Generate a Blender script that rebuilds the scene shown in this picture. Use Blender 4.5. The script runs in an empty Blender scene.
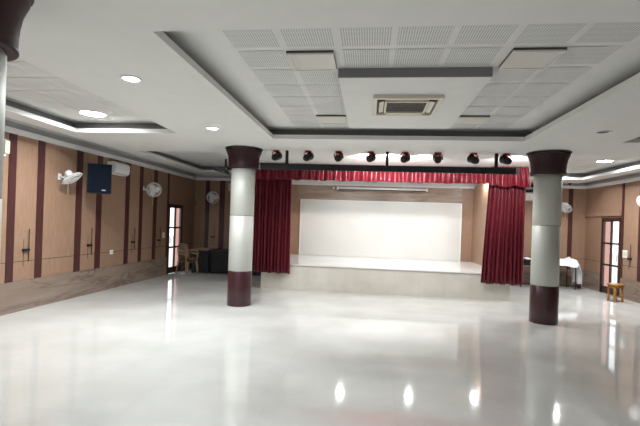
import bpy, bmesh, math, random
from mathutils import Vector, Matrix, Euler
R = math.radians
random.seed(4)
scene = bpy.context.scene
COL = scene.collection

# ---------------------------------------------------------------- camera
CAM_F, YAW, PITCH, ROLL, EYE = 422.8, 0.1162, 0.0, 0.0339, 1.71
cd = bpy.data.cameras.new('camera'); cam = bpy.data.objects.new('camera', cd); COL.objects.link(cam)
cd.sensor_width = 36; cd.lens = CAM_F / 640 * 36; cd.shift_y = 9.69 / 640; cd.clip_start = 0.02; cd.clip_end = 200
F = Vector((-math.sin(YAW) * math.cos(PITCH), math.cos(YAW) * math.cos(PITCH), math.sin(PITCH)))
RT = Vector((math.cos(YAW), math.sin(YAW), 0)); UP = RT.cross(F)
R2 = math.cos(ROLL) * RT + math.sin(ROLL) * UP
U2 = math.cos(ROLL) * UP - math.sin(ROLL) * RT
cam.matrix_world = Matrix(((R2.x, U2.x, -F.x, 0), (R2.y, U2.y, -F.y, 0), (R2.z, U2.z, -F.z, EYE), (0, 0, 0, 1)))
scene.camera = cam

# ---------------------------------------------------------------- world, exposure, light
w = bpy.data.worlds.new('world'); scene.world = w; w.use_nodes = True
bg = w.node_tree.nodes['Background']; bg.inputs[0].default_value = (0.93, 0.96, 1.0, 1); bg.inputs[1].default_value = 2.2
scene.view_settings.view_transform = 'Standard'; scene.view_settings.look = 'None'
scene.view_settings.gamma = 1; scene.view_settings.use_curve_mapping = False
scene.view_settings.exposure = 0.16

def area(name, loc, power, sx, sy=None, rot=(0, 0, 0), color=(.94, .975, 1), spread=180):
    l = bpy.data.lights.new(name, 'AREA'); l.energy = power; l.color = color
    if sy is None: l.shape = 'DISK'; l.size = sx
    else: l.shape = 'RECTANGLE'; l.size = sx; l.size_y = sy
    l.spread = R(spread)
    o = bpy.data.objects.new(name, l); COL.objects.link(o); o.location = loc; o.rotation_euler = rot
    return o
FILL = 58        # fill lamps added behind the camera, out of view
DOWN = 66        # one lit downlight
area('window_daylight', (-5.80, -1.0, 1.75), FILL, 4.6, 1.8, (0, R(-90), 0), (0.97, 0.99, 1.0))
area('rear_daylight', (-1.5, -4.75, 1.75), FILL * 0.35, 5.6, 1.8, (R(90), 0, 0), (0.97, 0.99, 1.0))

# ---------------------------------------------------------------- materials
def mat(name, col, rough=0.5, metal=0.0, spec=0.5, emit=None, estr=1.0, coat=0.0):
    m = bpy.data.materials.new(name); m.use_nodes = True
    b = m.node_tree.nodes['Principled BSDF']
    b.inputs['Base Color'].default_value = (*col, 1); b.inputs['Roughness'].default_value = rough
    b.inputs['Metallic'].default_value = metal; b.inputs['Specular IOR Level'].default_value = spec
    b.inputs['Coat Weight'].default_value = coat
    if emit: b.inputs['Emission Color'].default_value = (*emit, 1); b.inputs['Emission Strength'].default_value = estr
    return m
def N(m, t, **kw):
    n = m.node_tree.nodes.new(t)
    for k, v in kw.items(): setattr(n, k, v)
    return n
def noise_mat(name, c1, c2, scale=(3, 3, 3), nscale=1.0, detail=4, rough=0.5, lo=0.35, hi=0.65, distort=0.0, metal=0, spec=0.5, coat=0, bump=0):
    m = mat(name, c1, rough, metal, spec, coat=coat); nt = m.node_tree; b = nt.nodes['Principled BSDF']
    tc = N(m, 'ShaderNodeTexCoord'); mp = N(m, 'ShaderNodeMapping'); mp.inputs['Scale'].default_value = scale
    nz = N(m, 'ShaderNodeTexNoise'); nz.inputs['Scale'].default_value = nscale; nz.inputs['Detail'].default_value = detail
    nz.inputs['Distortion'].default_value = distort
    cr = N(m, 'ShaderNodeValToRGB'); cr.color_ramp.elements[0].position = lo; cr.color_ramp.elements[1].position = hi
    cr.color_ramp.elements[0].color = (*c1, 1); cr.color_ramp.elements[1].color = (*c2, 1)
    L = nt.links.new
    L(tc.outputs['Object'], mp.inputs[0]); L(mp.outputs[0], nz.inputs[0]); L(nz.outputs[0], cr.inputs[0]); L(cr.outputs[0], b.inputs['Base Color'])
    if bump:
        bp = N(m, 'ShaderNodeBump'); bp.inputs['Strength'].default_value = bump; bp.inputs['Distance'].default_value = 0.01
        L(nz.outputs[0], bp.inputs['Height']); L(bp.outputs[0], b.inputs['Normal'])
    return m
def tiled(name, c1, c2, joint, tile, jw, nscale, rough, axes=(0, 1), off=(0, 0), spec=0.5, lo=0.3, hi=0.7, stretch=(1, 1, 1), distort=0.0):
    """veined tile surface with thin joints every tile=(a,b) metres along the two given axes"""
    m = noise_mat(name, c1, c2, stretch, nscale, 6, rough, lo, hi, distort, spec=spec)
    nt = m.node_tree; b = nt.nodes['Principled BSDF']; L = nt.links.new
    cr = [n for n in nt.nodes if n.type == 'VALTORGB'][0]; tc = [n for n in nt.nodes if n.type == 'TEX_COORD'][0]
    sp = N(m, 'ShaderNodeSeparateXYZ'); L(tc.outputs['Object'], sp.inputs[0])
    outs = []
    for ax, t, o in zip(axes, tile, off):
        a = N(m, 'ShaderNodeMath', operation='ADD'); a.inputs[1].default_value = 1000 * t - o; L(sp.outputs[ax], a.inputs[0])
        d = N(m, 'ShaderNodeMath', operation='DIVIDE'); d.inputs[1].default_value = t; L(a.outputs[0], d.inputs[0])
        f = N(m, 'ShaderNodeMath', operation='FRACT'); L(d.outputs[0], f.inputs[0])
        g = N(m, 'ShaderNodeMath', operation='LESS_THAN'); g.inputs[1].default_value = jw / t; L(f.outputs[0], g.inputs[0])
        outs.append(g)
    mx = N(m, 'ShaderNodeMath', operation='MAXIMUM'); L(outs[0].outputs[0], mx.inputs[0]); L(outs[1].outputs[0], mx.inputs[1])
    mix = N(m, 'ShaderNodeMix', data_type='RGBA'); L(mx.outputs[0], mix.inputs[0]); L(cr.outputs[0], mix.inputs[6]); mix.inputs[7].default_value = (*joint, 1)
    L(mix.outputs[2], b.inputs['Base Color'])
    return m
M = {}
M['floor'] = tiled('polished_floor_tile', (0.56, 0.56, 0.53), (0.68, 0.68, 0.655), (0.52, 0.52, 0.49), (1.2, 0.8), 0.003, 1.1, 0.06, spec=1.0, off=(.3, .2))
M['ceil'] = noise_mat('ceiling_paint', (0.70, 0.70, 0.675), (0.72, 0.72, 0.695), nscale=1.5, rough=0.6)
M['white'] = mat('white_paint', (0.86, 0.86, 0.86), 0.4)
M['tan'] = noise_mat('tan_laminate', (0.295, 0.180, 0.118), (0.335, 0.208, 0.138), (6, 6, 1.2), 3, 4, 0.42)
M['stripe'] = noise_mat('maroon_stripe_laminate', (0.052, 0.015, 0.014), (0.072, 0.021, 0.020), (20, 20, 1.5), 3, 4, 0.4)
M['groove'] = mat('dark_groove', (0.10, 0.06, 0.045), 0.8)
M['maroon'] = noise_mat('maroon_column_cladding', (0.034, 0.009, 0.013), (0.048, 0.014, 0.017), (8, 8, 1.2), 3, 4, 0.3)
M['capital'] = noise_mat('dark_maroon_capital', (0.026, 0.008, 0.012), (0.038, 0.012, 0.016), (8, 8, 1.2), 3, 4, 0.5, spec=.3)
M['silver'] = mat('silver_column_panel', (0.50, 0.515, 0.475), 0.58, 0.35)
M['marble'] = None
M['stone_band'] = noise_mat('brown_stone_band', (0.27, 0.20, 0.155), (0.42, 0.33, 0.27), (0.6, 1, 5), 2.2, 6, 0.35, 0.35, 0.68, 0.6)
M['screen'] = tiled('white_wall_tile', (0.66, 0.66, 0.625), (0.70, 0.70, 0.665), (0.60, 0.60, 0.57), (0.8, 0.62), 0.004, 1.2, 0.3, axes=(0, 2), off=(-2.285, 0.632))
M['stage_face'] = tiled('beige_stage_tile', (0.55, 0.52, 0.45), (0.66, 0.63, 0.56), (0.50, 0.47, 0.40), (0.6, 0.9), 0.005, 1.8, 0.25, axes=(0, 2), off=(-2.69, -0.1))
M['stage_top'] = tiled('white_stage_tile', (0.68, 0.68, 0.65), (0.74, 0.74, 0.72), (0.6, 0.6, 0.57), (0.8, 0.8), 0.003, 1.2, 0.15)
M['cove'] = mat('grey_cove_paint', (0.20, 0.20, 0.207), 0.6)  # darker grey for the cove faces and the dropped panel sides
M['recess'] = mat('grey_recess_paint', (0.48, 0.48, 0.475), 0.6)  # shade of the gap round the walls put into the colour
M['nosing'] = mat('grey_brown_nosing', (0.26, 0.24, 0.21), 0.35)
M['curtain'] = noise_mat('maroon_curtain_satin', (0.085, 0.003, 0.010), (0.12, 0.005, 0.014), (30, 30, 3), 2, 3, 0.42, spec=0.35)
M['valance'] = noise_mat('red_valance_satin', (0.115, 0.003, 0.011), (0.155, 0.005, 0.015), (30, 30, 3), 2, 3, 0.38, spec=0.4)
for k in ('curtain', 'valance'):
    b = M[k].node_tree.nodes['Principled BSDF']; b.inputs['Sheen Weight'].default_value = 0.15; b.inputs['Sheen Tint'].default_value = (1, .4, .45, 1)
M['black'] = mat('black_metal', (0.012, 0.012, 0.015), 0.5, spec=.3)
M['blackgloss'] = mat('black_gloss', (0.010, 0.010, 0.014), 0.2)
M['grille'] = noise_mat('navy_black_grille', (0.005, 0.008, 0.014), (0.009, 0.013, 0.022), (60, 60, 60), 2, 2, 0.9, spec=.06)
M['wood'] = noise_mat('dark_door_wood', (0.035, 0.016, 0.012), (0.06, 0.026, 0.018), (20, 20, 2), 3, 4, 0.4)
M['stoolwood'] = noise_mat('honey_wood', (0.30, 0.14, 0.03), (0.42, 0.20, 0.05), (15, 15, 3), 3, 4, 0.35)
M['cream'] = mat('cream_plastic', (0.66, 0.62, 0.50), 0.35)
M['acwhite'] = mat('white_plastic', (0.84, 0.84, 0.83), 0.3)
M['fanwhite'] = mat('white_fan_plastic', (0.80, 0.81, 0.82), 0.35)
M['tanplastic'] = mat('tan_moulded_plastic', (0.30, 0.195, 0.12), 0.5)
M['slot'] = mat('dark_slot', (0.05, 0.045, 0.04), 0.6)
M['acgrille'] = noise_mat('brown_grey_louvre', (0.06, 0.045, 0.038), (0.13, 0.10, 0.085), (4, 40, 4), 2, 3, 0.5)
M['beige_diffuser'] = mat('unlit_beige_diffuser', (0.66, 0.64, 0.59), 0.35)
M['lamp'] = mat('lit_lamp', (0.9, 0.9, 0.9), 0.5, emit=(1, 1, 0.99), estr=40)
M['red_lens'] = mat('red_lens', (0.5, 0.05, 0.04), 0.15, emit=(1, 0.12, 0.08), estr=0.6)
M['cap_red'] = mat('red_lacquer', (0.35, 0.02, 0.02), 0.3)
M['cloth_black'] = noise_mat('black_table_cloth', (0.010, 0.010, 0.012), (0.02, 0.02, 0.024), (8, 8, 8), 2, 3, 0.9)
M['cloth_white'] = noise_mat('white_sheet', (0.74, 0.73, 0.76), (0.8, 0.79, 0.8), (8, 8, 8), 2, 3, 0.85)
M['pink'] = mat('pink_outside_wall', (0.58, 0.33, 0.28), 0.8)
M['table_top'] = mat('dull_wood_table_top', (0.22, 0.15, 0.11), 0.4)
M['tube'] = mat('white_tube', (0.80, 0.80, 0.80), 0.3)
M['silvergrey'] = mat('silver_grey', (0.35, 0.36, 0.38), 0.35, 0.6)
def glass():
    m = bpy.data.materials.new('clear_glass'); m.use_nodes = True; nt = m.node_tree; nt.nodes.clear()
    o = nt.nodes.new('ShaderNodeOutputMaterial'); t = nt.nodes.new('ShaderNodeBsdfTransparent'); g = nt.nodes.new('ShaderNodeBsdfGlossy')
    g.inputs['Roughness'].default_value = 0.05; mx = nt.nodes.new('ShaderNodeMixShader'); mx.inputs[0].default_value = 0.06
    nt.links.new(t.outputs[0], mx.inputs[1]); nt.links.new(g.outputs[0], mx.inputs[2]); nt.links.new(mx.outputs[0], o.inputs[0]); return m
M['glass'] = glass()
def marble():
    m = mat('brown_grey_veined_marble', (0.4, 0.3, 0.24), 0.22); nt = m.node_tree; b = nt.nodes['Principled BSDF']; L = nt.links.new
    tc = N(m, 'ShaderNodeTexCoord'); mp = N(m, 'ShaderNodeMapping'); mp.inputs['Scale'].default_value = (1, 0.45, 3.2); mp.inputs['Rotation'].default_value = (R(8), 0, 0)
    n1 = N(m, 'ShaderNodeTexNoise'); n1.inputs['Scale'].default_value = 1.4; n1.inputs['Detail'].default_value = 6; n1.inputs['Distortion'].default_value = 0.6
    c1 = N(m, 'ShaderNodeValToRGB'); c1.color_ramp.elements[0].position = .3; c1.color_ramp.elements[1].position = .7
    c1.color_ramp.elements[0].color = (0.21, 0.150, 0.115, 1); c1.color_ramp.elements[1].color = (0.31, 0.240, 0.195, 1)
    n2 = N(m, 'ShaderNodeTexNoise'); n2.inputs['Scale'].default_value = 1.0; n2.inputs['Detail'].default_value = 5; n2.inputs['Distortion'].default_value = 1.2
    c2 = N(m, 'ShaderNodeValToRGB'); e = c2.color_ramp.elements
    e[0].position = .475; e[0].color = (0, 0, 0, 1); e[1].position = .5; e[1].color = (1, 1, 1, 1); x = e.new(.525); x.color = (0, 0, 0, 1)
    mix = N(m, 'ShaderNodeMix', data_type='RGBA'); mix.inputs[7].default_value = (0.14, 0.085, 0.065, 1)
    mu = N(m, 'ShaderNodeMath', operation='MULTIPLY'); mu.inputs[1].default_value = .7
    L(tc.outputs['Object'], mp.inputs[0]); L(mp.outputs[0], n1.inputs[0]); L(mp.outputs[0], n2.inputs[0]); L(n1.outputs[0], c1.inputs[0]); L(n2.outputs[0], c2.inputs[0])
    L(c2.outputs[0], mu.inputs[0]); L(mu.outputs[0], mix.inputs[0]); L(c1.outputs[0], mix.inputs[6]); L(mix.outputs[2], b.inputs['Base Color'])
    return m
M['marble'] = marble()
def perf(hole=(0.40, 0.40, 0.40, 1)):
    """perforated gypsum tile: rows of short slots running away from the camera end of the hall"""
    m = mat('perforated_tile', (0.56, 0.56, 0.545), 0.6); nt = m.node_tree; b = nt.nodes['Principled BSDF']; L = nt.links.new
    tc = N(m, 'ShaderNodeTexCoord'); sp = N(m, 'ShaderNodeSeparateXYZ'); L(tc.outputs['Object'], sp.inputs[0])
    gs = []
    for ax, t, duty in ((0, 0.0222, 0.40), (1, 0.10, 0.94)):
        a = N(m, 'ShaderNodeMath', operation='ADD'); a.inputs[1].default_value = 100; L(sp.outputs[ax], a.inputs[0])
        d = N(m, 'ShaderNodeMath', operation='DIVIDE'); d.inputs[1].default_value = t; L(a.outputs[0], d.inputs[0])
        f = N(m, 'ShaderNodeMath', operation='FRACT'); L(d.outputs[0], f.inputs[0])
        g = N(m, 'ShaderNodeMath', operation='LESS_THAN'); g.inputs[1].default_value = duty; L(f.outputs[0], g.inputs[0]); gs.append(g)
    mu = N(m, 'ShaderNodeMath', operation='MULTIPLY'); L(gs[0].outputs[0], mu.inputs[0]); L(gs[1].outputs[0], mu.inputs[1])
    mix = N(m, 'ShaderNodeMix', data_type='RGBA'); mix.inputs[6].default_value = (0.70, 0.70, 0.68, 1); mix.inputs[7].default_value = hole
    L(mu.outputs[0], mix.inputs[0]); L(mix.outputs[2], b.inputs['Base Color']); return m
M['perf'] = perf(); M['perf_fine'] = perf((0.56, 0.56, 0.55, 1))

# ---------------------------------------------------------------- mesh helpers
class MB:
    def __init__(s): s.bm = bmesh.new(); s.mats = []
    def mi(s, m):
        if m is None: return 0
        if m not in s.mats: s.mats.append(m)
        return s.mats.index(m)
    def add(s, vs, fs, m=None, smooth=False, mtx=None):
        k = s.mi(m); vv = [s.bm.verts.new((mtx @ Vector(v)) if mtx else v) for v in vs]
        for f in fs:
            try: q = s.bm.faces.new([vv[i] for i in f])
            except ValueError: continue
            q.material_index = k; q.smooth = smooth
        return s
    def box(s, x0, x1, y0, y1, z0, z1, m=None, mtx=None, bev=0):
        if bev:
            b = bmesh.new(); bmesh.ops.create_cube(b, size=1)
            for v in b.verts: v.co = Vector(((x0 + x1) / 2 + v.co.x * (x1 - x0), (y0 + y1) / 2 + v.co.y * (y1 - y0), (z0 + z1) / 2 + v.co.z * (z1 - z0)))
            bmesh.ops.bevel(b, geom=list(b.edges), offset=bev, segments=2, affect='EDGES', profile=.5)
            b.verts.index_update(); vs = [v.co.copy() for v in b.verts]; fs = [[v.index for v in f.verts] for f in b.faces]; b.free()
            return s.add(vs, fs, m, False, mtx)
        vs = [(x, y, z) for z in (z0, z1) for y in (y0, y1) for x in (x0, x1)]
        return s.add(vs, [(0, 2, 3, 1), (4, 5, 7, 6), (0, 1, 5, 4), (2, 6, 7, 3), (0, 4, 6, 2), (1, 3, 7, 5)], m, False, mtx)
    def lathe(s, prof, n=32, m=None, mtx=None, cap=True, smooth=True):
        vs = []; fs = []
        for r, z in prof:
            for i in range(n): a = 2 * math.pi * i / n; vs.append((r * math.cos(a), r * math.sin(a), z))
        for j in range(len(prof) - 1):
            for i in range(n): fs.append((j * n + i, j * n + (i + 1) % n, (j + 1) * n + (i + 1) % n, (j + 1) * n + i))
        s.add(vs, fs, m, smooth, mtx)
        if cap:
            for j, rev in ((0, True), (len(prof) - 1, False)):
                r, z = prof[j]
                if r < 1e-5: continue
                c = [(r * math.cos(2 * math.pi * i / n), r * math.sin(2 * math.pi * i / n), z) for i in range(n)]
                s.add(c, [list(range(n))[::-1] if rev else list(range(n))], m, False, mtx)
        return s
    def tube(s, pts, r, n=8, m=None, mtx=None, closed=False):
        pts = [Vector(p) for p in pts]; vs = []; fs = []; K = len(pts); rs = r if isinstance(r, (list, tuple)) else [r] * K
        for j, p in enumerate(pts):
            a = pts[(j - 1) % K] if (closed or j) else p; b = pts[(j + 1) % K] if (closed or j < K - 1) else p
            d = (b - a).normalized(); u = d.orthogonal().normalized() if j == 0 else (u - d * u.dot(d)).normalized(); v = d.cross(u)
            for i in range(n): t = 2 * math.pi * i / n; vs.append(p + rs[j] * (math.cos(t) * u + math.sin(t) * v))
        for j in range(K if closed else K - 1):
            q = (j + 1) % K
            for i in range(n): fs.append((j * n + i, j * n + (i + 1) % n, q * n + (i + 1) % n, q * n + i))
        if not closed: fs += [list(range(n))[::-1], [(K - 1) * n + i for i in range(n)]]
        return s.add(vs, fs, m, True, mtx)
    def ball(s, c, r, m=None, sc=(1, 1, 1), n=16, mtx=None):
        pr = [(r * math.sin(math.pi * k / 10) , -r * math.cos(math.pi * k / 10)) for k in range(11)]
        pr[0] = (1e-5, -r); pr[-1] = (1e-5, r)
        t = Matrix.Translation(c) @ Matrix.Diagonal((*sc, 1))
        return s.lathe(pr, n, m, (mtx @ t) if mtx else t, cap=False)
    def grid(s, fn, nu, nv, m=None, thick=0, smooth=True):
        vs = [fn(i / nu, j / nv) for j in range(nv + 1) for i in range(nu + 1)]
        fs = [(j * (nu + 1) + i, j * (nu + 1) + i + 1, (j + 1) * (nu + 1) + i + 1, (j + 1) * (nu + 1) + i) for j in range(nv) for i in range(nu)]
        return s.add(vs, fs, m, smooth)
    def build(s, name, m, parent=None, solid=0):
        me = bpy.data.meshes.new(name)
        bmesh.ops.recalc_face_normals(s.bm, faces=list(s.bm.faces))
        s.bm.to_mesh(me); s.bm.free()
        for k in (s.mats or [m]): me.materials.append(k or m)
        o = bpy.data.objects.new(name, me); COL.objects.link(o)
        if parent: o.parent = parent
        if solid:
            md = o.modifiers.new('solid', 'SOLIDIFY'); md.thickness = solid; md.offset = 0
        return o
def thing(name, label, cat, loc=(0, 0, 0), rz=0, group=None):
    o = bpy.data.objects.new(name, None); COL.objects.link(o); o.location = loc; o.rotation_euler = (0, 0, rz)
    o['label'] = label; o['category'] = cat
    if group: o['group'] = group
    o.empty_display_size = 0.1
    return o
def tag(o, label, cat, group=None):
    o['label'] = label; o['category'] = cat
    if group: o['group'] = group
    return o
def struct(o): o['kind'] = 'structure'; return o
def copy_tree(o, parent=None):
    c = o.copy(); COL.objects.link(c)
    if parent: c.parent = parent
    for ch in list(o.children): copy_tree(ch, c)
    return c
def again(src, label, loc, rz=None):
    c = copy_tree(src); c['label'] = label; c.location = loc
    if rz is not None: c.rotation_euler = (0, 0, rz)
    return c

# ---------------------------------------------------------------- dimensions (metres)
XL, XR, YB, YF = -5.99, 6.64, 13.94, -5.0
ZC, ZU, ZTOP = 3.15, 3.35, 3.028
DY0, DY1, DZ = 12.06, 13.00, 2.12       # both side doors

# ---------------------------------------------------------------- floor and ceiling
f = MB(); f.box(XL - .2, XR + .2, YF - .2, YB + .2, -0.15, 0); struct(f.build('floor', M['floor']))

HOLES = [(-1.72, 2.467, 3.107, 7.23, .045, .20),                      # middle tray
         (-5.15, -3.30, 2.9, 6.85, .05, .16), (-5.15, -3.30, 8.77, 12.55, .05, .16),
         (3.96, 5.85, 2.9, 7.25, .05, .16), (3.96, 5.85, 8.77, 12.55, .05, .16),
         (-1.72, 2.467, -3.2, 1.2, .045, .20)]
SX0, SX1, SY0, SY1 = -5.52, 6.2, YF, 13.5                            # soffit stops short of the walls
def ceiling():
    c = MB(); m = M['ceil']
    xs = sorted({SX0, SX1} | {h[0] for h in HOLES} | {h[1] for h in HOLES}); ys = sorted({SY0, SY1} | {h[2] for h in HOLES} | {h[3] for h in HOLES})
    def hole(i, j):
        if i < 0 or j < 0 or i >= len(xs) - 1 or j >= len(ys) - 1: return 1
        x, y = (xs[i] + xs[i + 1]) / 2, (ys[j] + ys[j + 1]) / 2
        return any(h[0] < x < h[1] and h[2] < y < h[3] for h in HOLES)
    z0, z1 = ZC, ZC + .07
    for i in range(len(xs) - 1):
        for j in range(len(ys) - 1):
            if hole(i, j): continue
            a, b, p, q = xs[i], xs[i + 1], ys[j], ys[j + 1]
            c.add([(a, p, z0), (b, p, z0), (b, q, z0), (a, q, z0)], [(0, 1, 2, 3)], m); c.add([(a, p, z1), (b, p, z1), (b, q, z1), (a, q, z1)], [(0, 1, 2, 3)], m)
            if hole(i - 1, j): c.add([(a, p, z0), (a, q, z0), (a, q, z1), (a, p, z1)], [(0, 1, 2, 3)], m)
            if hole(i + 1, j): c.add([(b, p, z0), (b, q, z0), (b, q, z1), (b, p, z1)], [(0, 1, 2, 3)], m)
            if hole(i, j - 1): c.add([(a, p, z0), (b, p, z0), (b, p, z1), (a, p, z1)], [(0, 1, 2, 3)], m)
            if hole(i, j + 1): c.add([(a, q, z0), (b, q, z0), (b, q, z1), (a, q, z1)], [(0, 1, 2, 3)], m)
    for (a, b, p, q, lip, e) in HOLES:                                # coves: recess opens outward above the lip
        A, B, P, Q = a - e, b + e, p - e, q + e
        z = z1
        c.add([(A, P, ZU), (B, P, ZU), (B, Q, ZU), (A, Q, ZU)], [(0, 1, 2, 3)], m)
        for u, v in (((A, P), (B, P)), ((B, P), (B, Q)), ((B, Q), (A, Q)), ((A, Q), (A, P))):
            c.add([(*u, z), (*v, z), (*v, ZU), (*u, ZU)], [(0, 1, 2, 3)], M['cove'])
    # strip of higher ceiling round the walls
    zz = ZC + .068
    for (a, b, p, q) in ((XL, SX0 + .02, YF, YB), (SX1 - .02, XR, YF, YB), (SX0, SX1, SY1 - .02, YB)):
        c.add([(a, p, zz), (b, p, zz), (b, q, zz), (a, q, zz)], [(0, 1, 2, 3)], M['recess'])
    # roof slab above
    c.box(XL - .2, XR + .2, YF - .2, YB + .2, 3.42, 3.6, m)
    return c
c = ceiling()
TW, TP = 0.445, 0.5045
tx0 = -1.322; ROWS = [3.48, 3.98, 4.475, 4.96, 5.44, 5.90, 6.37, 6.84]
def tile(x, y, wx, wy, mm='perf'):
    z = ZU - .004
    c.add([(x, y, z), (x + wx, y, z), (x + wx, y + wy, z), (x, y + wy, z)], [(0, 1, 2, 3)], M[mm])
for i in range(7):
    for j, y in enumerate(ROWS):
        if 2 <= i <= 4 and 2 <= j <= 6: continue
        if i in (1, 5) and j in (1, 6): continue
        tile(tx0 + i * TP, y, TW, .42)
for bx in (-4.98, 4.14):
    for by0, nr in ((3.2, 7), (9.15, 7)):
        for i in range(3):
            for j in range(nr):
                if j == 6 and i == 0 and by0 < 5 and bx < 0: continue
                if by0 > 5 and bx > 0 and j == 0 and i == 1: continue
                tile(bx + i * TP, by0 + j * .49, TW, .42, 'perf_fine')
struct(c.build('ceiling', M['ceil']))
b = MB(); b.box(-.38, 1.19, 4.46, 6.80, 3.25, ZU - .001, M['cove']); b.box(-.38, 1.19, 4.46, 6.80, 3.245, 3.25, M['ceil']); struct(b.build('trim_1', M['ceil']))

# ---------------------------------------------------------------- walls
def side_wall(name, xi, xo, stripes):
    s = MB(); m = M['tan']; a, b = min(xi, xo), max(xi, xo)
    s.box(a, b, YF, DY0, 0, 3.42, m); s.box(a, b, DY1, YB + .2, 0, 3.42, m); s.box(a, b, DY0, DY1, DZ, 3.42, m)
    d = 1 if xi < 0 else -1
    def on(y0, y1, z0, z1, t, mm): s.box(min(xi, xi + d * t), max(xi, xi + d * t), y0, y1, z0, z1, mm)
    for y0, y1 in stripes: on(y0, y1, 0.50, ZTOP, .012, M['stripe'])
    on(YF, 11.96, .856, .868, .002, M['groove']); on(DY1 + .06, YB, .856, .868, .002, M['groove'])
    on(DY1 - .95, YB, DZ + .05, DZ + .17, .05, M['tan'])             # ledge over the door
    return struct(s.build(name, m))
ST = [(11.96, 12.06), (11.16, 11.33), (10.43, 10.58), (9.79, 9.96), (8.68, 8.86), (8.02, 8.20), (7.00, 7.16), (6.38, 6.53)]
ST += [(y - k * 1.67, y + .16 - k * 1.67) for k in range(1, 6) for y in (6.38 + .64 - .01, 6.38) if y - k * 1.67 < 6.2]
side_wall('wall_left', XL, XL - .07, ST); side_wall('wall_right', XR, XR + .07, ST)
s = MB(); s.box(XL - .2, XR + .2, YB, YB + .2, 0, 3.42, M['tan'])
for x0, x1 in ((-5.60, -5.46), (-5.10, -4.92), (-4.1, -3.95), (-3.45, -3.3), (3.62, 3.76), (4.2, 4.35), (5.35, 5.48), (6.12, 6.25)):
    s.box(x0, x1, YB - .012, YB, .5, ZTOP, M['stripe'])
s.box(XL, -2.7, YB - .002, YB, .856, .868, M['groove']); s.box(3.4, XR, YB - .002, YB, .856, .868, M['groove'])
s.box(-2.40, 2.93, YB - .012, YB, 2.46, 2.97, M['stone_band'])
struct(s.build('wall_back', M['tan']))
s = MB(); s.box(XL - .2, XR + .2, YF - .2, YF, 0, 3.42, M['tan']); struct(s.build('wall_front', M['tan']))
# marble wainscot, cornice
def band(name, z0, z1, t, m):
    k = MB()
    k.box(XL, XL + t, YF, DY0 - .06, z0, z1, m) if z0 < 1 else k.box(XL, XL + t, YF, YB, z0, z1, m)
    if z0 < 1: k.box(XL, XL + t, DY1 + .06, YB, z0, z1, m); k.box(XR - t, XR, DY1 + .06, YB, z0, z1, m)
    k.box(XR - t, XR, YF, DY0 - .06 if z0 < 1 else YB, z0, z1, m)
    if z0 < 1: k.box(XL + t, -2.7, YB - t, YB, z0, z1, m); k.box(3.4, XR - t, YB - t, YB, z0, z1, m)
    else: k.box(XL + t, XR - t, YB - t, YB, z0, z1, m)
    if z0 > 1:
        zt = ZC + .067; q = M['recess']; k.box(XL, XL + .006, YF, YB, z1, zt, q); k.box(XR - .006, XR, YF, YB, z1, zt, q); k.box(XL + .006, XR - .006, YB - .006, YB, z1, zt, q)
    return struct(k.build(name, m))
band('trim_2', 0, .528, .02, M['marble'])
band('trim_3', ZTOP, ZTOP + .085, .07, M['white'])
s = MB(); s.box(-2.69, 3.26, YB - .09, YB - .015, 2.955, 3.026, M['white']); struct(s.build('trim_6', M['white']))
# stage side partitions
for k, (x0, x1) in enumerate(((-2.81, -2.69), (3.26, 3.38))):
    s = MB(); s.box(x0, x1, 11.6, YB - .02, .632, ZTOP, M['tan'], bev=.004); s.box(x0 - .005, x1 + .005, 11.56, 11.6, .632, ZTOP, M['stripe'])
    struct(s.build('trim_%d' % (4 + k), M['tan']))

# ---------------------------------------------------------------- side doors with six panes each
def door(idx, xi, d):
    # frame is the structure; the glazing bars and panes are its parts
    y0, y1, z1 = DY0, DY1, DZ; xo = xi - d * .07; a, b = min(xi + d * .02, xo), max(xi + d * .02, xo)
    fr = MB(); fr.box(a, b, y0, y0 + .05, 0, z1); fr.box(a, b, y1 - .05, y1, 0, z1); fr.box(a, b, y0, y1, z1 - .05, z1)
    o = struct(fr.build('door_%d' % idx, M['wood']))
    u, v = xi + d * .01, xi - d * .03; u, v = min(u, v), max(u, v); L0, L1 = y0 + .05, y1 - .05; zt = z1 - .05
    lf = MB(); lf.box(u, v, L0, L0 + .05, .01, zt); lf.box(u, v, L1 - .05, L1, .01, zt); mid = (L0 + L1) / 2
    lf.box(u, v, mid - .035, mid + .035, .01, zt)
    for za, zb in ((.01, .20), (.78, .83), (1.38, 1.43), (zt - .06, zt)): lf.box(u, v, L0, L1, za, zb)
    leaf = lf.build('door_leaf', M['wood'], o)
    for ya, yb in ((L0 + .05, mid - .035), (mid + .035, L1 - .05)):
        for za, zb in ((.20, .78), (.83, 1.38), (1.43, zt - .06)):
            g = MB(); g.box((u + v) / 2 - .003, (u + v) / 2 + .003, ya, yb, za, zb); g.build('pane', M['glass'], leaf)
    h = MB(); h.tube([(xi, L0 + .025, .95), (xi + d * .05, L0 + .025, .95), (xi + d * .05, L0 + .025, 1.10), (xi, L0 + .025, 1.10)], .008); h.build('door_handle', M['silvergrey'], leaf)
door(1, XL, 1); door(2, XR, -1)
# ground and wall outside, seen through the panes
s = MB(); s.box(-30, XL - .2, -5, 40, -.25, -.12); s.box(XR + .2, 30, -5, 40, -.25, -.12); struct(s.build('ground', mat('outside_paving', (.55, .53, .5), .8)))
s = MB(); s.box(-7.10, -6.25, 14.9, 15.1, -.12, 3.2); tag(s.build('compound_wall', M['pink']), 'pink plastered wall outdoors, seen through the left door panes', 'wall')
s = MB(); s.box(6.9, 7.86, 14.9, 15.1, -.12, 3.2); tag(s.build('compound_wall', M['pink']), 'pink plastered wall outdoors, seen through the right door panes', 'wall')

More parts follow.
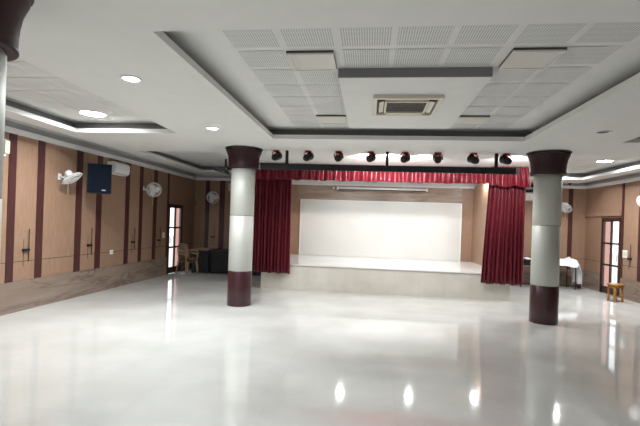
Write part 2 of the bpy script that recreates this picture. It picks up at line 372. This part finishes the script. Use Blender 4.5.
# unseen frames added behind the camera to go with the fill lamps
for k, (x0, x1, y0, y1) in enumerate(((XL - .01, XL + .05, -3.4, 1.4), (-4.4, 1.4, YF - .01, YF + .05))):
    s = MB(); Lx = x1 - x0 > 1
    for z0, z1 in ((.78, .85), (2.65, 2.72)): s.box(x0, x1, y0, y1, z0, z1)
    n = 5
    for i in range(n):
        t = i / (n - 1)
        if Lx: xx = x0 + t * (x1 - x0 - .06); s.box(xx, xx + .06, y0, y1, .78, 2.72)
        else: yy = y0 + t * (y1 - y0 - .06); s.box(x0, x1, yy, yy + .06, .78, 2.72)
    struct(s.build('window_%d' % (k + 1), M['wood']))

# ---------------------------------------------------------------- stage
st = thing('stage_platform', 'low raised stage with beige tiled front and shiny white top', 'stage', (0.34, 10.5, 0))
def rel(mb_fn, name, m, parent, off): pass
s = MB(); s.box(-3.03, 3.03, .0, 3.40, 0, .60); s.build('riser', M['stage_face'], st)
s = MB(); s.box(-3.03, 3.03, .005, 3.40, .608, .632); s.build('stage_floor', M['stage_top'], st)
s = MB(); s.box(-3.04, 3.04, -.015, .05, .600, .610); s.build('nosing', M['nosing'], st)
s = MB(); s.box(-2.285, 2.90, YB - .035, YB - .014, .634, 2.46, M['screen'])
for x0, x1, z0, z1 in ((-2.30, -2.27, .632, 2.475), (2.885, 2.915, .632, 2.475), (-2.27, 2.885, 2.455, 2.475)): s.box(x0, x1, YB - .040, YB - .014, z0 + .002, z1, M['white'])
tag(s.build('backdrop_panel', M['screen']), 'large white tiled backdrop panel on the rear wall of the stage', 'panel')

def pleats(x0, x1, yc, z0, z1, n, amp, seed, xb0=None, xb1=None, ragged=0.01, gather=0.0, m=None):
    rnd = random.Random(seed); ph = [rnd.uniform(-.6, .6) for _ in range(n + 2)]; am = [rnd.uniform(.6, 1.25) for _ in range(n + 2)]
    xb0 = x0 if xb0 is None else xb0; xb1 = x1 if xb1 is None else xb1
    nu = n * 10
    def fn(u, v):
        t = u * n; k = int(min(t, n - 1)); fr = t - k
        A = am[k] * (1 - fr) + am[k + 1] * fr
        P = ph[k] * (1 - fr) + ph[k + 1] * fr
        wv = math.sin(2 * math.pi * t + P)
        sharp = math.copysign(abs(wv) ** .7, wv)
        vv = v                                                       # 0 = bottom, 1 = top
        a = amp * A * (.55 + .45 * (1 - vv)) * (1 - gather * math.exp(-((vv - .97) / .05) ** 2))
        x = (xb0 + (xb1 - xb0) * u) * (1 - vv) + (x0 + (x1 - x0) * u) * vv
        x += .012 * math.sin(3.1 * t + 2 * vv)
        return (x, yc + a * sharp + .02 * math.sin(vv * 3 + t * .7), z0 + (z1 - z0) * vv + ragged * (1 - vv) * math.sin(t * 2.2))
    g = MB(); g.grid(fn, nu, 14, m); return g
cu = thing('stage_curtain', 'maroon pleated curtain hanging at the left end of the stage', 'curtain', (-2.41, 10.36, .40), 0, 'maroon stage curtains')
pleats(-.48, .475, 0, 0.02, 2.62, 11, .055, 3, gather=.5).build('drape', M['curtain'], cu, .006)
s = MB(); s.box(-.49, .485, -.02, .02, 2.62, 2.66); s.build('heading_tape', M['curtain'], cu)
cu = thing('stage_curtain', 'maroon pleated curtain gathered at the right end of the stage, flaring wider to its hem', 'curtain', (3.17, 10.36, .40), 0, 'maroon stage curtains')
pleats(-.40, .41, 0, 0.01, 2.62, 10, .06, 8, xb0=-.52, xb1=.44, gather=.5).build('drape', M['curtain'], cu, .006)
s = MB(); s.box(-.42, .42, -.02, .02, 2.62, 2.66); s.build('heading_tape', M['curtain'], cu)
va = thing('stage_valance', 'short red pleated valance running across the top of the stage opening', 'valance', (0.38, 10.22, 2.74))
g = pleats(-3.25, 2.42, 0, 0, .385, 27, .065, 5, ragged=.008); g.build('skirt', M['valance'], va, .005)
g = pleats(2.38, 3.20, -.05, -.05, .40, 6, .055, 9, xb1=3.27, ragged=.02); g.build('end_skirt', M['valance'], va, .005)
s = MB(); s.box(-3.27, 3.2, .09, .12, .34, .405); s.build('curtain_track', M['black'], va)

# roller projection screen case hung in front of the stage rear wall
sc = thing('roller_screen', 'white rolled projector screen tube hung high on the stage wall', 'projector screen', (0.36, 13.7, 2.86))
s = MB(); s.tube([(-1.40, 0, 0), (1.42, 0, 0)], .032, 12); s.build('case', M['tube'], sc)
for x in (-1.43, 1.42): s = MB(); s.box(x - .012, x + .022, -.04, .24, -.05, .05); s.build('bracket', M['acwhite'], sc)
s = MB(); s.box(-1.38, 1.38, -.012, .012, -.055, -.036); s.build('bottom_bar', M['blackgloss'], sc)
# lamp on the stage wall
s = MB(); s.ball((0, 0, 0), .035); o = s.build('bulb_lamp', M['beige_diffuser']); o.location = (-1.2, 13.88, 2.88); tag(o, 'small round warm bulb on the stage wall left of the rolled screen tube', 'bulb')

# ---------------------------------------------------------------- columns
def column(x, y, label):
    t = thing('column', label, 'column', (x, y, 0), 0, 'round columns of the hall')
    s = MB(); s.lathe([(.238, 0), (.242, .01), (.242, .68), (.238, .687)], 48); s.build('plinth', M['maroon'], t)
    for z0, z1 in ((.695, 1.795), (1.803, 2.74)):
        s = MB(); s.lathe([(.233, z0 - .008), (.233, z0), (.238, z0 + .003), (.238, z1 - .003), (.233, z1), (.233, z1 + .008)], 48); s.build('shaft_panel', M['silver'], t)
    s = MB(); s.lathe([(.234, .685), (.234, .697)], 48, cap=False); s.lathe([(.234, 1.785), (.234, 1.812)], 48, cap=False); s.build('joint', M['slot'], t)
    s = MB(); s.lathe([(.275, 2.735), (.302, 2.745), (.304, 2.765), (.297, 2.785), (.299, 2.84), (.305, 2.92), (.320, 3.00), (.343, 3.06), (.354, 3.085), (.356, 3.10), (.345, 3.105)], 48); s.build('capital', M['capital'], t)
    s = MB(); s.lathe([(.27, 3.10), (.27, 3.14)], 40); s.build('neck', M['white'], t)
    s = MB(); s.lathe([(.375, 3.130), (.375, 3.149)], 40); s.build('ceiling_ring', M['slot'], t)
    return t
column(-2.56, 8.3, 'round column with silver shaft and maroon plinth beside the left stage curtain')
column(3.27, 8.3, 'round column with silver shaft and maroon plinth right of the stage curtains')
column(-2.56, 2.34, 'nearest round column, cut off at the left edge with a dark capital')

# ---------------------------------------------------------------- stage light bar and its cans
lb = thing('light_bar', 'long black horizontal bar hung on posts between the columns in front of the stage', 'lighting bar', (0.25, 8.42, 2.785))
s = MB(); s.box(-2.53, 2.52, -.025, .025, -.030, .090, bev=.005); s.build('bar', M['black'], lb)
for x in (-1.95, .055, 2.12): s = MB(); s.box(x - .028, x + .028, -.03, .03, .06, .36, bev=.004); s.build('post', M['black'], lb)
for x in (-2.53, 2.5): s = MB(); s.box(x - .02, x + .04, -.05, .05, -.03, .09, bev=.004); s.build('end_clamp', M['silvergrey'], lb)

def par_can(label, x, y, rz):
    t = thing('spotlight', label, 'spotlight', (x, y, ZC), rz, 'spotlights in front of the stage')
    s = MB(); s.lathe([(.07, -.012), (.07, 0)], 24); s.build('base_plate', M['cap_red'], t)
    s = MB(); s.tube([(-.085, 0, -.12), (-.088, 0, -.05), (-.05, 0, -.022), (0, 0, -.015), (.05, 0, -.022), (.088, 0, -.05), (.085, 0, -.12)], .009, 8); s.build('yoke', M['black'], t)
    mt = Matrix.Translation((0, 0, -.125)) @ Matrix.Rotation(R(-68), 4, 'X')
    s = MB(); s.lathe([(.03, -.12), (.055, -.11), (.070, -.07), (.078, 0), (.080, .06), (.088, .10), (.084, .10), (.076, .07)], 28, mtx=mt); body = s.build('housing', M['black'], t)
    s = MB(); s.lathe([(.001, .072), (.076, .070)], 24, mtx=mt, cap=False); s.build('lens', M['red_lens'], body)
    s = MB(); s.ball((0, -.05, -.07), .025, None, (1, .6, .6)); s.build('indicator', M['red_lens'], body)
    s = MB(); s.lathe([(.018, -.01), (.018, .012)], 14, mtx=Matrix.Translation((.092, 0, -.12)) @ Matrix.Rotation(R(90), 4, 'Y')); s.build('knob', M['black'], t)
    return t
cans = [(-1.93, 'beside the left column'), (-1.28, 'second from the left column'), (-.66, 'third from the left column, left of the bar middle'),
        (-.02, 'just left of the middle bar post'), (.65, 'just right of the middle bar post'), (1.28, 'sixth from the left column'),
        (1.96, 'just left of the right bar post'), (2.56, 'between the right bar post and right column')]
first = None
for k, (x, t) in enumerate(cans):
    rz = R(random.uniform(-25, 25)); lab = 'black stage spotlight under the ceiling, ' + t
    if first is None: first = par_can(lab, x, 8.45, rz)
    else: again(first, lab, (x, 8.45, ZC), rz)
# the lit cans: beams toward the valance
for x, p in ((-.1, 140), (.4, 170), (1.05, 120), (2.85, 150)):
    l = bpy.data.lights.new('can_beam', 'SPOT'); l.energy = p; l.color = (1, .93, .93); l.spot_size = R(105); l.spot_blend = .7; l.shadow_soft_size = .06
    o = bpy.data.objects.new('can_beam', l); COL.objects.link(o); o.location = (x + .0, 8.62, 3.05); o.rotation_euler = (R(92), 0, 0)

for x, p in ((-.66, 85), (.65, 95), (1.96, 90)):                    # and the wash they throw on the floor before the stage
    l = bpy.data.lights.new('can_wash', 'SPOT'); l.energy = p; l.color = (.97, .98, 1); l.spot_size = R(140); l.spot_blend = .6; l.shadow_soft_size = .06
    o = bpy.data.objects.new('can_wash', l); COL.objects.link(o); o.location = (x, 8.62, 2.98); o.rotation_euler = (R(8), 0, 0)

# ---------------------------------------------------------------- ceiling fittings
def downlight(name_label, x, y, z=ZC, on=True, r=.085, power=None, spread=166):
    t = thing('downlight', name_label, 'downlight', (x, y, z), 0, 'round ceiling downlights')
    s = MB(); s.lathe([(r, 0), (r + .018, -.003), (r + .018, -.010), (r, -.012), (r - .004, -.004)], 32, cap=False); s.build('trim_ring', M['white'], t)
    s = MB(); s.lathe([(.001, -.006), (r, -.006)], 32, cap=False); s.build('diffuser', M['lamp'] if on else M['slot'], t)
    if on: area('downlight_glow', (x, y, z - .03), DOWN if power is None else power, .16, spread=spread)
    return t
downlight('lit round downlight in the ceiling nearest the camera, left of the middle tray', -2.52, 4.15, power=40)
downlight('lit round downlight in the ceiling between the middle tray and the left column', -2.52, 6.45)
downlight('unlit round downlight on the right side of the ceiling, right of the middle tray', 3.28, 6.48, on=False)
downlight('lit downlight over the stage, left one of its row', -.67, 12.1, power=27, spread=178)
downlight('lit downlight over the middle of the stage', 1.27, 12.2, power=27, spread=178)
downlight('lit downlight over the right end of the stage', 3.12, 12.45, power=22, spread=178)
for x, y, p in ((3.28, 4.15, 0), (-2.52, 1.6, 16), (-2.52, -1.5, 40), (3.28, -1.5, 60)):
    if p: downlight('lit round downlight behind the camera', x, y, power=p)

def panel_light(label, x, y, z, sz=.455):
    t = thing('ceiling_panel_light', label, 'ceiling light', (x, y, z), 0, 'square ceiling lights')
    h = sz / 2
    s = MB()
    for a, b, p, q in ((-h, h, -h, -h + .035), (-h, h, h - .035, h), (-h, -h + .035, -h + .035, h - .035), (h - .035, h, -h + .035, h - .035)): s.box(a, b, p, q, -.038, -.022)
    s.build('frame', M['beige_diffuser'], t)
    s = MB(); s.box(-h, h, -h, h, -.022, 0); s.build('dark_gasket', M['slot'], t)  # dark slab standing in for the shadow gap above the frame
    s = MB(); s.box(-h + .035, h - .035, -h + .035, h - .035, -.032, -.024); s.build('diffuser', M['beige_diffuser'], t)
    return t
panel_light('unlit beige square light, near left of the middle ceiling tray', -.622, 4.22, ZU)
panel_light('unlit beige square light, near right of the middle ceiling tray', 1.47, 4.22, ZU)
panel_light('unlit beige square light, far left of the middle ceiling tray', -.63, 6.60, ZU)
panel_light('unlit beige square light, far right of the middle ceiling tray', 1.46, 6.60, ZU)
downlight('large lit round light in the left side ceiling tray', -4.50, 6.36, ZU, r=.19, power=75)
downlight('large lit round light in the right side ceiling tray, beyond the right column', 5.33, 10.42, ZU, r=.16, power=90)
downlight('lit round light at the far end of the right side ceiling tray', 5.24, 12.3, ZU, power=30)

# cassette air conditioner in the dropped panel
ac = thing('cassette_air_conditioner', 'square cream cassette air conditioner in the middle of the ceiling', 'air conditioner', (.405, 5.45, 3.245))
s = MB(); H = .41
for a, b, p, q in ((-H, H, -H, -H + .05), (-H, H, H - .05, H), (-H, -H + .05, -H + .05, H - .05), (H - .05, H, -H + .05, H - .05)): s.box(a, b, p, q, -.045, 0, bev=.006)
s.build('frame', M['cream'], ac)
s = MB(); s.box(-.36, .36, -.36, .36, -.012, -.002); s.build('air_slot', M['slot'], ac)
for k in range(4):
    mt = Matrix.Rotation(R(90) * k, 4, 'Z') @ Matrix.Translation((0, -.305, -.034)) @ Matrix.Rotation(R(14), 4, 'X')
    s = MB(); s.box(-.24, .24, -.028, .028, -.005, .005, mtx=mt, bev=.002); s.build('louvre', M['cream'], ac)
s = MB()
for a, b, p, q in ((-.265, .265, -.265, -.24), (-.265, .265, .24, .265), (-.265, -.24, -.24, .24), (.24, .265, -.24, .24)): s.box(a, b, p, q, -.045, -.015, M['cream'])
for k in range(24): x = -.235 + k * .0202; s.box(x, x + .007, -.24, .24, -.040, -.020, M['acgrille'])
for k in range(6): y = -.2 + k * .078; s.box(-.24, .24, y, y + .008, -.034, -.022, M['acgrille'])
s.box(-.24, .24, -.24, .24, -.018, -.014, M['slot'])
s.build('intake_grille', M['acgrille'], ac)

# ---------------------------------------------------------------- wall fans
def wall_fan(label, loc, facing, wallx=None, wally=None, r=.185, cord=True):
    """loc = cage centre; facing = direction the blades blow"""
    t = thing('wall_fan', label, 'fan', loc, 0, 'white wall fans')
    n = Vector(facing).normalized(); q = n.to_track_quat('Z', 'Y').to_matrix().to_4x4()
    s = MB()
    for z, rr in ((.05, .06), (.045, r * .55), (.02, r * .85), (0, r), (-.03, r * .9), (-.05, r * .55)):
        s.tube([(rr * math.cos(2 * math.pi * i / 28), rr * math.sin(2 * math.pi * i / 28), z) for i in range(28)], .0045 if rr < r else .008, 5, mtx=q, closed=True)
    for i in range(24):
        a = 2 * math.pi * i / 24; c, d = math.cos(a), math.sin(a)
        s.tube([(.05 * c, .05 * d, .052), (r * .55 * c, r * .55 * d, .045), (r * .85 * c, r * .85 * d, .02), (r * c, r * d, 0), (r * .9 * c, r * .9 * d, -.03), (.05 * c, .05 * d, -.055)], .0026, 4, mtx=q)
    s.build('cage', M['fanwhite'], t)
    s = MB(); s.lathe([(.001, .058), (.045, .056), (.055, .048)], 20, mtx=q, cap=False); s.build('badge_cap', M['fanwhite'], t)
    for k in range(3):
        mt = q @ Matrix.Rotation(2 * math.pi * k / 3, 4, 'Z'); s = MB()
        s.grid(lambda u, v: tuple(mt @ Vector(((.03 + u * (r * .82 - .03)), (v - .5) * (.05 + .10 * math.sin(math.pi * min(1, u * .8 + .15))) + .02 * u, (v - .5) * .035))), 6, 4)
        s.build('blade', M['fanwhite'], t, .003)
    s = MB(); s.lathe([(.001, -.17), (.05, -.165), (.066, -.13), (.066, -.08), (.05, -.055)], 20, mtx=q, cap=False); s.build('motor_housing', M['fanwhite'], t)
    back = -n * .12
    if wallx is not None: wp = Vector((wallx - loc[0], back.y * .6, .03))
    else: wp = Vector((back.x * .6, wally - loc[1], .03))
    s = MB(); s.tube([back, (back + wp) / 2 + Vector((0, 0, -.05)), wp], .022, 10); s.build('bracket_arm', M['fanwhite'], t)
    s = MB()
    s.box(*((wp.x - .015, wp.x + .015, wp.y - .04, wp.y + .04) if wallx is not None else (wp.x - .055, wp.x + .055, wp.y - .015, wp.y + .015)), wp.z - .06, wp.z + .06, bev=.006)
    s.build('wall_plate', M['fanwhite'], t)
    if cord: s = MB(); s.tube([(back.x, back.y, back.z - .06), (back.x, back.y, back.z - .42)], .003, 5); s.build('pull_cord', M['fanwhite'], t)
wall_fan('white wall fan tilted down, left of the black wall speaker', (-5.73, 7.56, 2.40), (.50, .16, -.75), wallx=XL, r=.195)
wall_fan('white wall fan facing the room, right of the air conditioner on the left wall', (-5.66, 10.55, 2.43), (.62, -.75, -.12), wallx=XL)
wall_fan('white wall fan high on the dark rear wall beside the left column', (-5.22, 13.62, 2.43), (.3, -.9, -.25), wally=YB, r=.2)
wall_fan('white wall fan on the rear wall, half hidden behind the right column', (5.86, 13.62, 2.42), (-.5, -.35, -.75), wally=YB, r=.22)
wall_fan('white wall fan on the right wall at the right edge', (6.33, 10.62, 2.43), (-.75, -.25, -.45), wallx=XR)

# ---------------------------------------------------------------- left wall: speaker, split AC, switches, bolts
sp = thing('wall_speaker', 'large black loudspeaker hung on the left wall beside the air conditioner', 'loudspeaker', (-5.60, 8.20, 2.16), R(33))
s = MB(); s.add([(-.225, -.18, 0), (.225, -.18, 0), (.18, .20, 0), (-.18, .20, 0), (-.225, -.18, .60), (.225, -.18, .60), (.18, .20, .60), (-.18, .20, .60)],
      [(3, 2, 1, 0), (4, 5, 6, 7), (0, 1, 5, 4), (1, 2, 6, 5), (2, 3, 7, 6), (3, 0, 4, 7)]); s.build('cabinet', M['black'], sp)
s = MB(); s.box(-.212, .212, -.200, -.180, .015, .588, bev=.008); s.build('grille', M['grille'], sp)
s = MB(); s.box(.05, .12, -.204, -.199, .05, .075); s.build('badge', M['silvergrey'], sp)
s = MB(); s.tube([(0, .18, .35), (-.04, .36, .36)], .022, 8); s.build('bracket', M['black'], sp)

def split_ac(label, loc, rz, L=.82):
    t = thing('split_air_conditioner', label, 'air conditioner', loc, rz, 'white split air conditioners')
    prof = [(0, 0), (-.13, 0), (-.185, .04), (-.205, .12), (-.195, .24), (-.165, .28), (0, .28)]; h = L / 2
    vs = [(-h, y, z) for y, z in prof] + [(h, y, z) for y, z in prof]; n = len(prof)
    s = MB(); s.add(vs, [list(range(n)), list(range(n, 2 * n))[::-1]] + [(i, (i + 1) % n, n + (i + 1) % n, n + i) for i in range(n)]); s.build('case', M['acwhite'], t)
    s = MB(); s.box(-h + .05, h - .05, -.178, -.10, .012, .022, mtx=Matrix.Translation((0, 0, 0))); s.build('louvre', M['silvergrey'], t)
    s = MB(); s.box(-h + .02, h - .02, -.212, -.200, .10, .235, bev=.004); s.build('front_panel', M['acwhite'], t)
    return t
split_ac('white split air conditioner high on the left wall behind the black speaker', (XL + .014, 9.30, 2.67), R(90), .58)
bx = split_ac('white split air conditioner on the rear wall between right curtain and right column', (5.10, YB, 2.60), 0, .78)

def switch(label, loc, rz, w, h, n):
    t = thing('switch_plate', label, 'switch', loc, rz, 'white wall switch plates')
    s = MB(); s.box(-w / 2, w / 2, -.012, 0, -h / 2, h / 2, bev=.003); s.build('plate', M['acwhite'], t)
    for k in range(n):
        x = -w / 2 + w * (k + .5) / n; s = MB(); s.box(x - w / n * .28, x + w / n * .28, -.018, -.012, -h * .28, h * .28, bev=.002); s.build('rocker', M['cream'], t)
switch('small white socket plate low on the left wall under the speaker', (XL, 9.29, .853), R(90), .12, .10, 2)
switch('white switch plate on the left wall beside the left door', (XL, 11.80, 1.19), R(90), .14, .16, 3)
switch('large white switch plate on the right wall beside the right door', (XR, 11.86, 1.165), R(-90), .20, .20, 4)

def bolt(label, loc, rz):
    t = thing('wall_bolt', label, 'bolt', loc, rz, 'black bolts on the wall panels')
    s = MB(); s.tube([(.03, -.03, -.20), (.03, -.03, .37)], .007, 8); s.build('rod', M['black'], t)
    s = MB(); s.tube([(-.06, -.008, -.28), (-.06, -.008, .20)], .003, 6); s.build('guide_rail', M['groove'], t)  # thin dark strip modelled as the shadow beside the rod
    s = MB(); s.box(-.09, .05, -.04, 0, -.022, .022, bev=.005); s.build('lock_block', M['black'], t)
for y, t in ((6.80, 'nearest the camera'), (8.50, 'below the black speaker'), (10.19, 'below the second wall fan'), (11.52, 'beside the left door switch')):
    bolt('black vertical bolt with block on the left wall panelling, ' + t, (XL, y, 1.055), R(90))
bolt('black vertical bolt with block on the right wall beside the switch plate', (XR, 11.62, 1.055), R(-90))
bolt('black vertical bolt with block on the dark rear wall below the fan', (-5.28, YB, 1.10), 0)

# fitting on the left wall at the very left of the photo
t = thing('wall_lamp', 'small white wall fitting at the left edge beside the nearest column', 'lamp', (XL, 6.19, 2.62))
s = MB(); s.box(0, .05, -.09, .09, 0, .28, bev=.012); s.build('housing', M['acwhite'], t)
s = MB(); s.box(.05, .16, -.05, .05, .03, .25, bev=.02); s.build('shade', M['cream'], t)

# ---------------------------------------------------------------- small black fittings high up
t = thing('wall_speaker', 'small black loudspeaker on the rear wall above the air conditioner, right of the curtain', 'loudspeaker', (5.02, 13.78, 2.92), 0)
s = MB(); s.box(-.32, .32, -.15, .13, 0, .19, bev=.01); s.build('cabinet', M['black'], t)
s = MB(); s.box(-.29, .0, -.158, -.15, .03, .10); s.build('badge', M['silvergrey'], t)
s = MB(); s.box(-.03, .03, .12, .16, .06, .12); s.build('bracket', M['black'], t)
t = thing('camera_dome', 'small black security camera on the ceiling edge right of the right column', 'security camera', (5.86, 13.3, ZC))
s = MB(); s.lathe([(.05, -.02), (.055, 0)], 20); s.build('mount', M['acwhite'], t)
s = MB(); s.lathe([(.001, -.075), (.03, -.066), (.046, -.04), (.048, -.02)], 20, cap=False); s.build('dome', M['blackgloss'], t)
t = thing('bracket_light', 'black light fitting on a bracket clamped left of the left column capital', 'light fitting', (-2.93, 8.22, 2.62))
s = MB(); s.tube([(.03, -.02, .30), (.03, -.02, .10)], .022, 8); s.build('stem', M['black'], t)
s = MB(); s.tube([(-.20, -.02, .10), (.10, 0, .02)], .03, 8); s.build('arm', M['blackgloss'], t)
s = MB(); s.ball((.05, -.02, .11), .055); s.build('head', M['blackgloss'], t)
t = thing('wall_lamp', 'small white wall fitting on the rear wall beside the left column', 'lamp', (-4.74, YB, 2.68))
s = MB(); s.box(-.05, .05, -.07, 0, 0, .26, bev=.01); s.build('housing', M['cream'], t)

# ---------------------------------------------------------------- furniture, left rear
def mono_chair(label, loc, rz):
    t = thing('plastic_chair', label, 'chair', loc, rz, 'stacked tan plastic chairs')
    s = MB(); s.grid(lambda u, v: ((u - .5) * .46 * (1 - .08 * v), -.22 + v * .42, .43 - .025 * math.sin(math.pi * u) - .02 * v), 8, 8); s.build('seat', M['tanplastic'], t, .012)
    s = MB()
    def back(u, v):
        a = (u - .5) * 2
        return (a * .235 * (1 - .12 * v * v), .20 + .12 * v - .05 * a * a, .42 + v * (.46 - .05 * a * a))
    for k in range(5):
        u0 = k / 5 + .004; u1 = (k + 1) / 5 - .004
        s.grid(lambda u, v, u0=u0, u1=u1: back(u0 + (u1 - u0) * u, v * .9), 3, 8)
    s.grid(lambda u, v: back(u, .84 + v * .16), 12, 2); s.grid(lambda u, v: back(u, v * .14), 12, 2)
    s.build('backrest', M['tanplastic'], t, .012)
    for sx in (-1, 1):
        s = MB(); s.tube([(sx * .24, .25, .66), (sx * .275, .05, .665), (sx * .275, -.16, .65), (sx * .26, -.22, .60), (sx * .245, -.22, .43)], [.018, .024, .026, .022, .018], 8); s.build('armrest', M['tanplastic'], t)
        for y0, y1 in ((-.20, -.25), (.18, .25)):
            s = MB(); s.tube([(sx * .22, y0, .42), (sx * .26, y1, 0.008)], [.028, .018], 8); s.build('leg', M['tanplastic'], t)
    t.scale = (.88, .88, .97); return t
mono_chair('tan plastic armchair standing on the floor beside the left door', (-5.46, 12.30, 0), R(66))
mono_chair('tan plastic armchair stacked on top of the one by the left door', (-5.44, 12.29, .085), R(64))

t = thing('draped_table', 'long table under a black cloth against the dark rear wall behind the left column', 'table', (-3.85, 13.1, 0))
s = MB(); s.box(-1.08, 1.1, -.32, .5, .70, .725, bev=.004); s.build('table_top', M['cloth_black'], t)
def skirt(u, v):
    L = 2.14 + .8 * 2; d = u * L
    if d < .8: x, y = -1.07, .48 - d
    elif d < .8 + 2.14: x, y = -1.07 + d - .8, -.32
    else: x, y = 1.07, -.32 + d - 2.94
    k = .018 * math.sin(d * 26) * (1 - v)
    return (x + (k if y > -.31 else 0), y + (k if y <= -.31 else 0), .02 + v * .69)
s = MB(); s.grid(skirt, 160, 6); s.build('cloth_skirt', M['cloth_black'], t, .004)
for x in (-1, 1):
    for y in (-.25, .42): s = MB(); s.tube([(x, y, 0.0), (x, y, .70)], .018, 8); s.build('leg', M['black'], t)
t = thing('side_table', 'small wooden-topped table with black skirt, between the plastic chairs and the long draped table', 'table', (-5.18, 13.10, 0))
s = MB(); s.box(-.33, .24, -.42, .42, .72, .755, bev=.004); s.build('table_top', M['table_top'], t)
s = MB(); s.box(-.31, .22, -.40, .40, .03, .72); s.build('cloth_skirt', M['cloth_black'], t)
for x in (-.28, .19):
    for y in (-.36, .36): s = MB(); s.box(x - .025, x + .025, y - .025, y + .025, 0, .60); s.build('leg', M['wood'], t)

# ---------------------------------------------------------------- furniture, right rear
t = thing('folding_table', 'black-legged table against the rear wall behind the right column', 'table', (5.28, 13.42, 0))
s = MB(); s.box(-.82, .82, -.30, .32, .70, .73, bev=.004); s.build('table_top', M['black'], t)
s = MB(); s.box(-.78, .78, -.27, .29, .655, .70); s.build('apron', M['black'], t)
for x in (-.76, .0, .76):
    for y in (-.26, .28): s = MB(); s.tube([(x, y, 0), (x, y, .66)], .014, 8); s.build('leg', M['black'], t)
s = MB(); s.tube([(-.76, -.26, .12), (.76, -.26, .12)], .009, 6); s.build('stretcher', M['black'], t)
def sheet(u, v):
    x = -.50 + u * 1.04; y = -.36 + v * .64; h = .855 + .05 * math.sin(u * 7 + v * 3) + .03 * math.sin(u * 15 + v * 9) + .015 * math.sin(v * 17)
    e = min(1, min(v, 1 - v) * 6); h = .742 + (h - .742) * (.4 + .6 * e)
    if u > .80: k = (u - .80) / .20; h -= .70 * k ** 1.2; x += .05 * math.sin(k * 3) - .10 * k + .03 * math.sin(v * 14) * k
    elif v < .06: h -= .10
    return (x + .30, y, max(h, .06))
s = MB(); s.grid(sheet, 60, 24); o = s.build('white_sheet', M['cloth_white'], None, .008); o.location = (5.42, 13.42, .0)
tag(o, 'crumpled white sheet heaped on the table behind the right column, trailing to the floor', 'cloth')
t = thing('carry_case', 'black case on the left end of the table behind the right column', 'case', (4.70, 13.40, .73))
s = MB(); s.box(-.22, .14, -.22, .2, 0, .10, bev=.012); s.build('body', M['blackgloss'], t)
s = MB(); s.tube([(-.10, -.22, .05), (-.10, -.26, .06), (.02, -.26, .06), (.02, -.22, .05)], .007, 6); s.build('handle', M['black'], t)
s = MB(); s.grid(lambda u, v: (4.47 + u * .36, 13.20 + v * .36, .845 + .025 * math.sin(u * 6) * math.cos(v * 5)), 14, 12); tag(s.build('folded_cloth', M['cloth_white'], None, .02), 'folded white cloth lying on the black case behind the right column', 'cloth')
t = thing('floor_bag', 'dark bag on the floor by the trailing end of the white sheet', 'bag', (6.33, 13.55, 0))
s = MB(); s.grid(lambda u, v: ((.10 + .03 * math.sin(v * 9)) * math.cos(2 * math.pi * u) * math.sin(math.pi * min(.98, v * .9 + .05)) ** .5, .10 * math.sin(2 * math.pi * u) * math.sin(math.pi * min(.98, v * .9 + .05)) ** .5, .01 + v * .34), 16, 10); s.build('sack', M['stripe'], t)
s = MB(); s.tube([(-.04, 0, .33), (-.03, 0, .42), (.03, 0, .42), (.04, 0, .33)], .008, 6); s.build('strap', M['black'], t)

t = thing('stool', 'small round honey-coloured wooden stool in front of the right door', 'stool', (6.13, 11.30, 0))
s = MB(); s.lathe([(.17, .405), (.185, .415), (.185, .435), (.17, .445)], 32); s.build('seat', M['stoolwood'], t)
s = MB(); s.lathe([(.145, .35), (.145, .405), (.13, .405), (.13, .35)], 28, cap=False); s.build('apron', M['stoolwood'], t)
for k in range(4):
    a = R(45 + 90 * k + 12); s = MB(); s.tube([(.135 * math.cos(a), .135 * math.sin(a), .40), (.145 * math.cos(a), .145 * math.sin(a), 0)], [.028, .026], 10); s.build('leg', M['stoolwood'], t)
for k in range(4):
    a = R(45 + 90 * k + 12); b = a + R(90); s = MB(); s.tube([(.145 * math.cos(a), .145 * math.sin(a), .14), (.145 * math.cos(b), .145 * math.sin(b), .14)], .010, 8); s.build('stretcher', M['stoolwood'], t)
